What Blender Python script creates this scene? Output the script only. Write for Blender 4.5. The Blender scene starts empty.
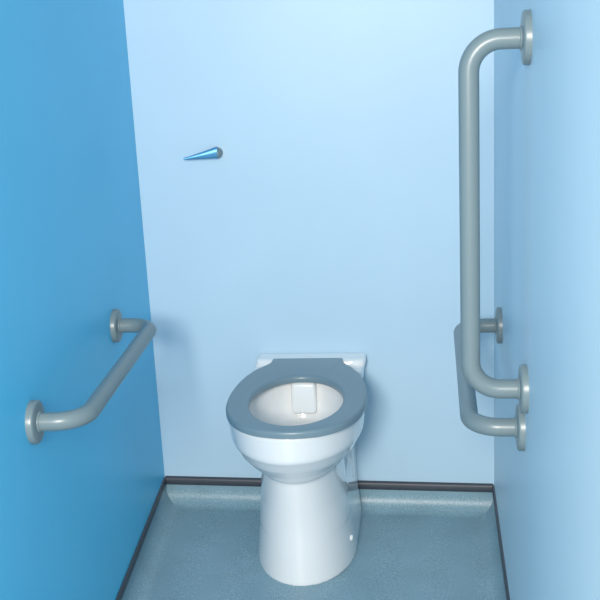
import bpy, bmesh, math, random
from mathutils import Vector, Matrix
S = bpy.context.scene
COL = S.collection
pi = math.pi

# ------------------------------------------------------------------ helpers
def lin(c):
    return tuple(((v/255)/12.92 if v/255 <= .04045 else ((v/255+.055)/1.055)**2.4) for v in c) + (1.0,)

def mat(name, rgb, rough=.5, metal=0, coat=0, spec=.5):
    m = bpy.data.materials.new(name); m.use_nodes = True
    b = m.node_tree.nodes['Principled BSDF']
    b.inputs['Base Color'].default_value = lin(rgb)
    b.inputs['Roughness'].default_value = rough
    b.inputs['Metallic'].default_value = metal
    b.inputs['Coat Weight'].default_value = coat
    b.inputs['Coat Roughness'].default_value = .05
    b.inputs['Specular IOR Level'].default_value = spec
    return m, m.node_tree, b

def noise(nt, scale, detail=2, rough=.5):
    t = nt.nodes.new('ShaderNodeTexCoord'); n = nt.nodes.new('ShaderNodeTexNoise')
    n.inputs['Scale'].default_value = scale; n.inputs['Detail'].default_value = detail
    n.inputs['Roughness'].default_value = rough
    nt.links.new(t.outputs['Object'], n.inputs['Vector'])
    return n

def ramp(nt, src, stops):
    r = nt.nodes.new('ShaderNodeValToRGB')
    e = r.color_ramp.elements
    while len(e) < len(stops): e.new(.5)
    for k, (p, c) in enumerate(stops):
        e[k].position = p; e[k].color = lin(c)
    nt.links.new(src, r.inputs['Fac'])
    return r

def bump(nt, b, src, strength, dist=.001):
    k = nt.nodes.new('ShaderNodeBump'); k.inputs['Strength'].default_value = strength
    k.inputs['Distance'].default_value = dist
    nt.links.new(src, k.inputs['Height']); nt.links.new(k.outputs['Normal'], b.inputs['Normal'])

def paint(name, rgb, rough, var=2):
    m, nt, b = mat(name, rgb, rough)
    n = noise(nt, 3.0, 3)
    lo = tuple(max(0, c-var) for c in rgb); hi = tuple(min(255, c+var) for c in rgb)
    nt.links.new(ramp(nt, n.outputs['Fac'], [(.3, lo), (.7, hi)]).outputs['Color'], b.inputs['Base Color'])
    n2 = noise(nt, 260, 2)
    bump(nt, b, n2.outputs['Fac'], .05, .0005)
    return m

M_back = paint('pale blue laminate', (183, 212, 231), .42)
M_left = paint('sky blue laminate', (84, 196, 237), .42)
M_right = paint('pale blue side laminate', (193, 218, 232), .42)
M_ceil = paint('white ceiling paint', (205, 208, 208), .7)
M_rail = paint('grey green powder coat', (116, 132, 137), .33, 1)
M_seat = paint('grey moulded plastic', (116, 139, 151), .3, 1)
M_cer = mat('white glazed ceramic', (232, 235, 237), .12, coat=.5)[0]
M_white = mat('white plastic', (232, 237, 240), .25)[0]
M_trim = paint('charcoal vinyl strip', (62, 68, 78), .45, 4)
M_bead = mat('white sealant', (214, 228, 236), .5)[0]
M_chrome = mat('polished chrome', (215, 225, 232), .08, metal=1)[0]
M_lever = mat('metal tinted with reflected blue', (84, 150, 192), .3, metal=.4)[0]  # the blue wall's reflection in the lever is put into its base colour
M_water, _nt, _b = mat('water', (235, 245, 250), .02)
_b.inputs['Transmission Weight'].default_value = 1; _b.inputs['IOR'].default_value = 1.33

# speckled safety vinyl
M_floor, nt, b = mat('speckled safety vinyl', (104, 141, 158), .34)
n1 = noise(nt, 520, 2, .6)
r1 = ramp(nt, n1.outputs['Fac'], [(.28, (92, 121, 136)), (.45, (125, 160, 176)), (.6, (140, 173, 187)), (.74, (212, 224, 226))])
n0 = noise(nt, 9, 3)
r0 = ramp(nt, n0.outputs['Fac'], [(.3, (240, 240, 240)), (.7, (255, 255, 255))])
mx = nt.nodes.new('ShaderNodeMix'); mx.data_type = 'RGBA'; mx.blend_type = 'MULTIPLY'
mx.inputs['Factor'].default_value = 1
nt.links.new(r1.outputs['Color'], mx.inputs[6]); nt.links.new(r0.outputs['Color'], mx.inputs[7])
nt.links.new(mx.outputs[2], b.inputs['Base Color'])
n3 = noise(nt, 520, 2)
bump(nt, b, n3.outputs['Fac'], .35, .0012)

def link(name, bm, m, parent=None, smooth=True):
    me = bpy.data.meshes.new(name)
    bmesh.ops.recalc_face_normals(bm, faces=bm.faces)
    bm.to_mesh(me); bm.free()
    if smooth:
        for p in me.polygons: p.use_smooth = True
    me.materials.append(m)
    o = bpy.data.objects.new(name, me); COL.objects.link(o)
    if parent: o.parent = parent
    return o

def autosmooth(o, deg=35):
    bm = bmesh.new(); bm.from_mesh(o.data)
    for e in bm.edges:
        if len(e.link_faces) == 2: e.smooth = e.calc_face_angle() < math.radians(deg)
    bm.to_mesh(o.data); bm.free()

def thing(name, label, cat, loc, rotz=0, group=None):
    o = bpy.data.objects.new(name, None); o.empty_display_size = .05; COL.objects.link(o)
    o.location = loc; o.rotation_euler = (0, 0, rotz)
    o['label'] = label; o['category'] = cat
    if group: o['group'] = group
    return o

def struct(o): o['kind'] = 'structure'; return o

def loft(bm, rings, cap=True, close=False):
    vr = [[bm.verts.new(p) for p in r] for r in rings]
    n = len(vr[0]); L = len(vr)
    for k in range(L if close else L-1):
        a, c = vr[k], vr[(k+1) % L]
        for i in range(n):
            j = (i+1) % n
            bm.faces.new((a[i], a[j], c[j], c[i]))
    if cap and not close:
        bm.faces.new(vr[0]); bm.faces.new(vr[-1])
    return vr

def sweep(bm, pts, rad, n=28):
    """round tube along a polyline of points, parallel-transported frame"""
    pts = [Vector(p) for p in pts]; rings = []
    t0 = (pts[1]-pts[0]).normalized()
    u = t0.orthogonal().normalized()
    for i, p in enumerate(pts):
        t = ((pts[min(i+1, len(pts)-1)]-p).normalized() + (p-pts[max(i-1, 0)]).normalized()).normalized()
        u = (u - t*u.dot(t)).normalized(); v = t.cross(u)
        rings.append([p + rad*(math.cos(2*pi*k/n)*u + math.sin(2*pi*k/n)*v) for k in range(n)])
    loft(bm, rings)

def lathe(bm, prof, org, axis, n=48):
    """prof: (distance along axis, radius)"""
    a = Vector(axis).normalized(); u = a.orthogonal().normalized(); v = a.cross(u); org = Vector(org)
    loft(bm, [[org + a*h + r*(math.cos(2*pi*k/n)*u + math.sin(2*pi*k/n)*v) for k in range(n)] for h, r in prof])

def box(bm, lo, hi, bev=0, seg=3):
    r = bmesh.ops.create_cube(bm, size=1)
    for v in r['verts']:
        v.co = Vector([lo[i] + (v.co[i]+.5)*(hi[i]-lo[i]) for i in range(3)])
    if bev:
        es = list({e for v in r['verts'] for e in v.link_edges})
        bmesh.ops.bevel(bm, geom=es, offset=bev, segments=seg, profile=.5, affect='EDGES')

# ------------------------------------------------------------------ room
# floor at z = 0; back wall face at y = 0; right wall face at x = RX; left wall splays
LX, YAW = -.4665, .068
TOPZ = 2.4; FRONT = -1.95
COVE = .088            # top of the coved vinyl at the walls
SK = -.0155           # the wet-room floor falls a little to the right
def lx(y, z=0): return LX - (YAW - .026*z)*y      # left wall face at depth y (y < 0), height z
def rx(y, z=0): return .4683 - .0039*z - .006*y   # right wall face, a little out of plumb
def tz(x): return SK*x

bm = bmesh.new(); box(bm, (LX-.25, 0, -.02), (.62, .1, TOPZ)); struct(link('wall_back', bm, M_back, smooth=False))
def side_wall(name, face, out, m):
    bm = bmesh.new(); n, k = 20, 20; th = .1*out
    g = [[[bm.verts.new((face(y, z)+d, y, z)) for z in [-.02+(TOPZ+.02)*b/k for b in range(k+1)]]
          for y in [-.0005+(FRONT+.0005)*a/n for a in range(n+1)]] for d in (0, th)]
    for L in g:
        for a in range(n):
            for b in range(k): bm.faces.new((L[a][b], L[a+1][b], L[a+1][b+1], L[a][b+1]))
    A, B = g
    for a in range(n):
        for b in (0, k): bm.faces.new((A[a][b], A[a+1][b], B[a+1][b], B[a][b]))
    for b in range(k):
        for a in (0, n): bm.faces.new((A[a][b], A[a][b+1], B[a][b+1], B[a][b]))
    o = struct(link(name, bm, m)); autosmooth(o, 30)
side_wall('wall_right', rx, 1, M_right)
side_wall('wall_left', lx, -1, M_left)

bm = bmesh.new(); box(bm, (-.75, FRONT, TOPZ), (.65, .1, TOPZ+.05)); struct(link('ceiling', bm, M_ceil, smooth=False))

# vinyl floor with coved edges up three walls, one sheet
R = .045; VT = .002
def inset(d, z):
    """U shaped row of points at distance d from the three walls"""
    pl = Vector((lx(FRONT)+d, FRONT)); cl = Vector((lx(-d)+d, -d)); cr = Vector((rx(-d)-d, -d)); pr = Vector((rx(FRONT)-d, FRONT))
    out = []
    for a, c, n in ((pl, cl, 30), (cl, cr, 24), (cr, pr, 30)):
        for i in range(n):
            p = a.lerp(c, i/n); out.append(Vector((p.x, p.y, z + tz(p.x))))
    out.append(Vector((pr.x, pr.y, z + tz(pr.x))))
    return out
prof = [(VT, COVE-.028)]
for i in range(11):
    a = pi/2*i/10
    prof.append((VT + R*(1-math.cos(a)), R*(1-math.sin(a)) + .0))
bm = bmesh.new()
rows = [[bm.verts.new(p) for p in inset(d, z)] for d, z in prof]
for a, c in zip(rows, rows[1:]):
    for i in range(len(a)-1): bm.faces.new((a[i], a[i+1], c[i+1], c[i]))
bm.faces.new(rows[-1])
x0, x1 = rows[-1][0].co.x, rows[-1][-1].co.x
# floor continues through the open front of the cubicle
f = [bm.verts.new(p) for p in ((x0, -3.6, tz(x0)), (x1, -3.6, tz(x1)))]
bm.faces.new((rows[-1][0], rows[-1][-1], f[1], f[0]))
fl = struct(link('floor', bm, M_floor)); autosmooth(fl, 40)
bpy.context.view_layer.update()

# charcoal capping strips over the vinyl edge
def strip(name, a, c, nrm, th=.006, h=.024, back=0):
    bm = bmesh.new(); a = Vector(a); c = Vector(c); nrm = Vector(nrm).normalized()
    rings = []
    for p in (a, c):
        zt = COVE - .0165 + tz(p.x)
        pr = [(0, -.5*h), (th*.75, -.5*h), (th, -.36*h), (th, .2*h), (th*.6, .45*h), (0, .5*h)]
        rings.append([p + nrm*(u+back) + Vector((0, 0, zt + w)) for u, w in pr])
    loft(bm, rings)
    o = struct(link(name, bm, M_trim)); autosmooth(o, 60); return o
strip('baseboard_back', (LX+.003, 0, 0), (rx(0)-.003, 0, 0), (0, -1, 0), .009)
ln = Vector((1, YAW, 0)).normalized()
strip('baseboard_left', (lx(-.0095), -.0095, 0), (lx(FRONT), FRONT, 0), ln, .0045)
strip('baseboard_right', (rx(-.0095), -.0095, 0), (rx(FRONT), FRONT, 0), (-1, 0, 0), .006)

# ------------------------------------------------------------------ grab rails
TR = .0171; FR = .0435
def arc_path(L, proj, rb):
    """bar in local coords: along +X from 0 to L, standing off along +Z"""
    p = [(0, 0, .006)]
    for i in range(13):
        a = pi/2*i/12
        p.append((rb*(1-math.cos(a)), 0, proj-rb+rb*math.sin(a)))
    for i in range(1, 8): p.append((rb + (L-2*rb)*i/8, 0, proj))
    for i in range(13):
        a = pi/2*(1-i/12)
        p.append((L-rb*(1-math.cos(a)), 0, proj-rb+rb*math.sin(a)))
    p.append((L, 0, .006))
    return p
def grab_rail(label, origin, along, out, L, proj, rb=.055, FR=.0435):
    """origin: centre of the first flange on the wall"""
    A = Vector(along).normalized(); O = Vector(out).normalized(); O = (O - A*O.dot(A)).normalized(); B = O.cross(A)
    root = thing('grab_rail', label, 'grab rail', origin)
    Mx = Matrix((A, B, O)).transposed()
    bm = bmesh.new(); sweep(bm, [Mx @ Vector(p) for p in arc_path(L, proj, rb)], TR)
    bar = link('bar', bm, M_rail, root); autosmooth(bar, 50)
    for k in (0, L):
        bm = bmesh.new()
        lathe(bm, [(-.004, FR), (.009, FR), (.0108, FR-.0008), (.0122, FR-.003), (.013, FR-.007), (.0138, TR+.008), (.0138, TR+.003)],
              Mx @ Vector((k, 0, 0)), O)
        fg = link('wall_flange', bm, M_rail, root); autosmooth(fg, 40)
        bm = bmesh.new()
        lathe(bm, [(.012, TR+.0026), (.0155, TR+.0023), (.0168, TR+.0012), (.017, TR+.0002)], Mx @ Vector((k, 0, 0)), O)
        cg = link('collar', bm, M_rail, fg); autosmooth(cg, 50)
    return root
A = Vector((lx(-.393, .666), -.393, .666)); B = Vector((lx(-1.022, .680), -1.022, .680))
grab_rail('grey horizontal grab rail on the darker blue left wall', B, A-B, (1, .05, 0), (A-B).length, .094, .055, .0400)
A = Vector((rx(-.291, .627), -.291, .627)); B = Vector((rx(-.895, .620), -.895, .620))
grab_rail('grey horizontal grab rail on right wall, behind and below the vertical rail', B, A-B, (-1, 0, 0), (A-B).length, .097)
A = Vector((rx(-.952, 1.320), -.952, 1.320)); B = Vector((rx(-.952, .717), -.952, .717))
grab_rail('tall grey vertical grab rail on the pale right wall', B, A-B, (-1, 0, 0), (A-B).length, .098, .052)

# ------------------------------------------------------------------ flush lever on back wall
lv = thing('flush_lever', 'small metal flush lever, tinted with reflected blue, with grey hub on the pale back wall above the toilet', 'lever', (-.248, 0, 1.016))
bm = bmesh.new()
lathe(bm, [(-.002, .0135), (.004, .0135), (.006, .0125), (.022, .0125), (.027, .011), (.03, .007)], (0, 0, 0), (0, -1, 0))
hb = link('hub', bm, M_rail, lv); autosmooth(hb, 40)
bm = bmesh.new(); rings = []
for i in range(13):
    t = i/12                         # paddle from the hub, narrowing to the tip at left
    w = .0128*(1-t)**1.15 + .0028; th = .0035*(1-t) + .0022
    cx = .004 - .088*t; cy = -.027 - .012*t; cz = -.011 + w
    rings.append([(cx, cy + th*math.sin(2*pi*k/20), cz + w*math.cos(2*pi*k/20)) for k in range(20)])
loft(bm, rings)
autosmooth(link('handle', bm, M_lever, lv), 50)

# ------------------------------------------------------------------ toilet
TX = -.028
tl = thing('toilet', 'white back-to-wall toilet with open grey seat in the middle of the floor', 'toilet', (TX, 0, 0))
N = 96
def egg(hw, yf, yb, z, pw=2.0, cy=None, pb=None):
    """closed outline: front half-ellipse to yf, back half (power pb) to yb"""
    cy = (yf+yb)/2 if cy is None else cy; pb = pb or pw; out = []
    for k in range(N):
        a = 2*pi*k/N; c, s = math.cos(a), math.sin(a)
        p = pw if s < 0 else pb
        x = hw*math.copysign(abs(c)**(2/p), c)
        y = cy + (cy-yf if s < 0 else yb-cy)*math.copysign(abs(s)**(2/p), s)
        out.append((x, y, z))
    return out
bm = bmesh.new()
# bowl: outside, rim, inside
rings = [egg(.094, -.440, -.18, .28, cy=-.29), egg(.102, -.466, -.16, .298, cy=-.30), egg(.125, -.499, -.13, .322, cy=-.31), egg(.1455, -.525, -.12, .348, cy=-.315),
         egg(.1575, -.5435, -.11, .374, cy=-.32), egg(.162, -.5495, -.11, .381, cy=-.32), egg(.1635, -.551, -.11, .388, cy=-.32), egg(.166, -.5525, -.105, .415, cy=-.325), egg(.168, -.554, -.10, .438, cy=-.325),
         egg(.1675, -.553, -.102, .445, cy=-.325), egg(.163, -.549, -.106, .448, cy=-.325),
         egg(.126, -.520, -.158, .448, cy=-.325), egg(.122, -.517, -.163, .442, cy=-.325), egg(.121, -.514, -.165, .42, cy=-.325),
         egg(.110, -.485, -.170, .38, cy=-.325), egg(.082, -.435, -.185, .34, cy=-.31), egg(.05, -.38, -.22, .312, cy=-.30)]
loft(bm, rings)
# foot: round fronted and straight sided back to the wall
loft(bm, [egg(h_, yf, -.002, z, 2.0, cy=cy, pb=16) for z, h_, yf, cy in
          [(-.003, .130, -.430, -.235), (.02, .129, -.430, -.235), (.06, .1245, -.430, -.238), (.11, .118, -.430, -.245), (.15, .1135, -.431, -.25), (.185, .110, -.431, -.25), (.205, .104, -.42, -.25)]])
# column under the bowl
loft(bm, [egg(h_, yf, -.20, z, 2.0, cy=-.252, pb=3) for z, h_, yf in
          [(.08, .112, -.418), (.12, .1175, -.4285), (.16, .1140, -.4318), (.195, .1095, -.4355), (.23, .107, -.440), (.27, .1045, -.446), (.298, .104, -.450)]])
# rear slab against the wall and ledge behind the seat
loft(bm, [egg(h_, -.12, -.002, z, 6, cy=-.06, pb=40) for z, h_ in [(0, .122), (.12, .117), (.25, .116), (.34, .123), (.375, .142), (.41, .147), (.444, .148)]])
loft(bm, [[(x+.005, y, z) for x, y, z in egg(h_, yf, -.002, z, 6, cy=-.03, pb=40)] for z, h_, yf in [(.43, .144, -.06), (.445, .148, -.064), (.456, .149, -.066), (.4605, .147, -.063), (.463, .143, -.058)]])
# trap body between column and slab
box(bm, (-.085, -.25, .05), (.085, -.06, .34))
box(bm, (-.12, -.150, .38), (.12, -.06, .446))
pan = link('pan', bm, M_cer, tl)
rm = pan.modifiers.new('fuse', 'REMESH'); rm.mode = 'VOXEL'; rm.voxel_size = .004; rm.use_smooth_shade = True
sm = pan.modifiers.new('glaze', 'SMOOTH'); sm.factor = .5; sm.iterations = 5
dg = bpy.context.evaluated_depsgraph_get(); dg.update()
me = bpy.data.meshes.new_from_object(pan.evaluated_get(dg))
pan.modifiers.clear(); pan.data = me
for p in me.polygons: p.use_smooth = True
if not me.materials: me.materials.append(M_cer)

# seat ring: outline with straight hinge edge, rounded cross-section
outl = [(0, -.057), (.0915, -.057), (.094, -.062), (.096, -.088), (.106, -.108), (.128, -.143), (.149, -.195), (.163, -.26), (.1695, -.335),
        (.165, -.410), (.148, -.47), (.118, -.518), (.079, -.548), (.038, -.561), (0, -.565)]
def sample_outline(pts, n):
    # cyclic polyline mirrored in x, smoothed by Catmull-Rom except at the hinge corners
    P = [Vector((x, y)) for x, y in pts]
    seg = []
    for i in range(len(P)-1):
        p0 = P[i-1] if i > 0 else Vector((-P[1].x, P[1].y)); p1 = P[i]; p2 = P[i+1]
        p3 = P[i+2] if i+2 < len(P) else Vector((-P[i].x, P[i].y))
        if i <= 2:
            for k in range(8): seg.append(p1.lerp(p2, k/8))
        else:
            for k in range(8):
                t = k/8
                seg.append(.5*((2*p1) + (p2-p0)*t + (2*p0-5*p1+4*p2-p3)*t*t + (3*p1-p0-3*p2+p3)*t**3))
    seg.append(P[-1])
    full = seg + [Vector((-p.x, p.y)) for p in reversed(seg[1:-1])]
    return full
outer = sample_outline(outl, N)
ICX, ICY, IHW, IHL = 0, -.361, .112, .160
inner = []
for p in outer:
    d = Vector((p.x-ICX, p.y-ICY)); a = math.atan2(d.y/IHL, d.x/IHW)
    inner.append(Vector((ICX + IHW*math.cos(a), ICY + IHL*math.sin(a))))
zt, zb = .468, .449
er = .0075
prof = [(0, zb, 0, .002), (0, zb+.003, 0, 0)]
rings = []
def ring(f_in, off, z):
    r = []
    for o, i in zip(outer, inner):
        d = (i-o).normalized(); base = i if f_in else o
        p = base - d*off if f_in else base + d*off
        r.append((p.x, p.y, z))
    return r
seq = []
seq += [(0, .004, zb), (0, .0006, zb+.002)]
for i in range(7):
    a = pi/2*i/6; seq.append((0, er*(1-math.cos(a)), zt-er+er*math.sin(a)))
for i in range(9):
    a = pi/2*(1-i/8); seq.append((1, .0095*(1-math.cos(a)), zt-.0095+.0095*math.sin(a)))
seq += [(1, .0008, zb+.002), (1, .004, zb)]
bm = bmesh.new()
loft(bm, [ring(*s) for s in seq], close=True)
bmesh.ops.rotate(bm, verts=bm.verts, cent=(0, -.36, 0), matrix=Matrix.Rotation(.02, 3, 'Z'))
bmesh.ops.translate(bm, verts=bm.verts, vec=(.0055, 0, 0))
seat = link('seat', bm, M_seat, tl); autosmooth(seat, 50)
seat['label'] = 'grey open ring seat without a lid'

# flush outlet cover on the rear wall of the bowl
bm = bmesh.new(); box(bm, (-.031, -.198, .364), (.033, -.160, .447), .009, 4)
for v in bm.verts:
    if v.co.y < -.18: v.co.y -= (.447-v.co.z)*.1
dfl = link('outlet_cover', bm, M_white, tl); autosmooth(dfl, 40)
bm = bmesh.new(); loft(bm, [egg(.058, -.395, -.213, z, cy=-.30) for z in (.316, .321)])
link('water', bm, M_water, tl)
for s in (-1, 1):
    bm = bmesh.new(); lathe(bm, [(0, .0085), (.003, .008), (.005, .006), (.0058, .003)], (s*(.119 if s > 0 else .1245), -.290 if s > 0 else -.13, .06), (s, -.28 if s > 0 else 0, 0), 24)
    link('bolt_cap', bm, M_white, tl)

# ------------------------------------------------------------------ light
W = bpy.data.worlds.new('room light'); S.world = W; W.use_nodes = True
bg = W.node_tree.nodes['Background']; bg.inputs[0].default_value = (.80, .91, .98, 1); bg.inputs[1].default_value = .92
def area(name, loc, aim, sx, sy, e, col=(1, 1, 1)):
    l = bpy.data.lights.new(name, 'AREA'); l.shape = 'RECTANGLE'; l.size = sx; l.size_y = sy; l.energy = e; l.color = col
    o = bpy.data.objects.new(name, l); COL.objects.link(o); o.location = loc
    o.rotation_euler = (Vector(aim)-Vector(loc)).to_track_quat('-Z', 'Y').to_euler()
area('softbox', (-.01, -3.6, 1.75), (.0, 0, -.2), .58, .58, 93, (1, .932, .845))

# ------------------------------------------------------------------ camera
cd = bpy.data.cameras.new('camera'); cam = bpy.data.objects.new('camera', cd); COL.objects.link(cam)
F, PX, RO, YW = 1072.8, 1.2943, -.0473, .1309
cd.sensor_width = 36; cd.sensor_height = 36; cd.lens = F/600*36; cd.clip_start = .02
Rz = Matrix.Rotation(YW, 3, 'Z'); Rx = Matrix.Rotation(PX, 3, 'X'); Ry = Matrix.Rotation(RO, 3, 'Z')
cam.matrix_world = Matrix.Translation((.3135, -2.7602, 1.3271+.075)) @ (Rz @ Rx @ Ry).to_4x4()
S.camera = cam
S.view_settings.view_transform = 'Standard'; S.view_settings.look = 'None'
S.view_settings.exposure = .05; S.view_settings.gamma = 1; S.view_settings.use_curve_mapping = False
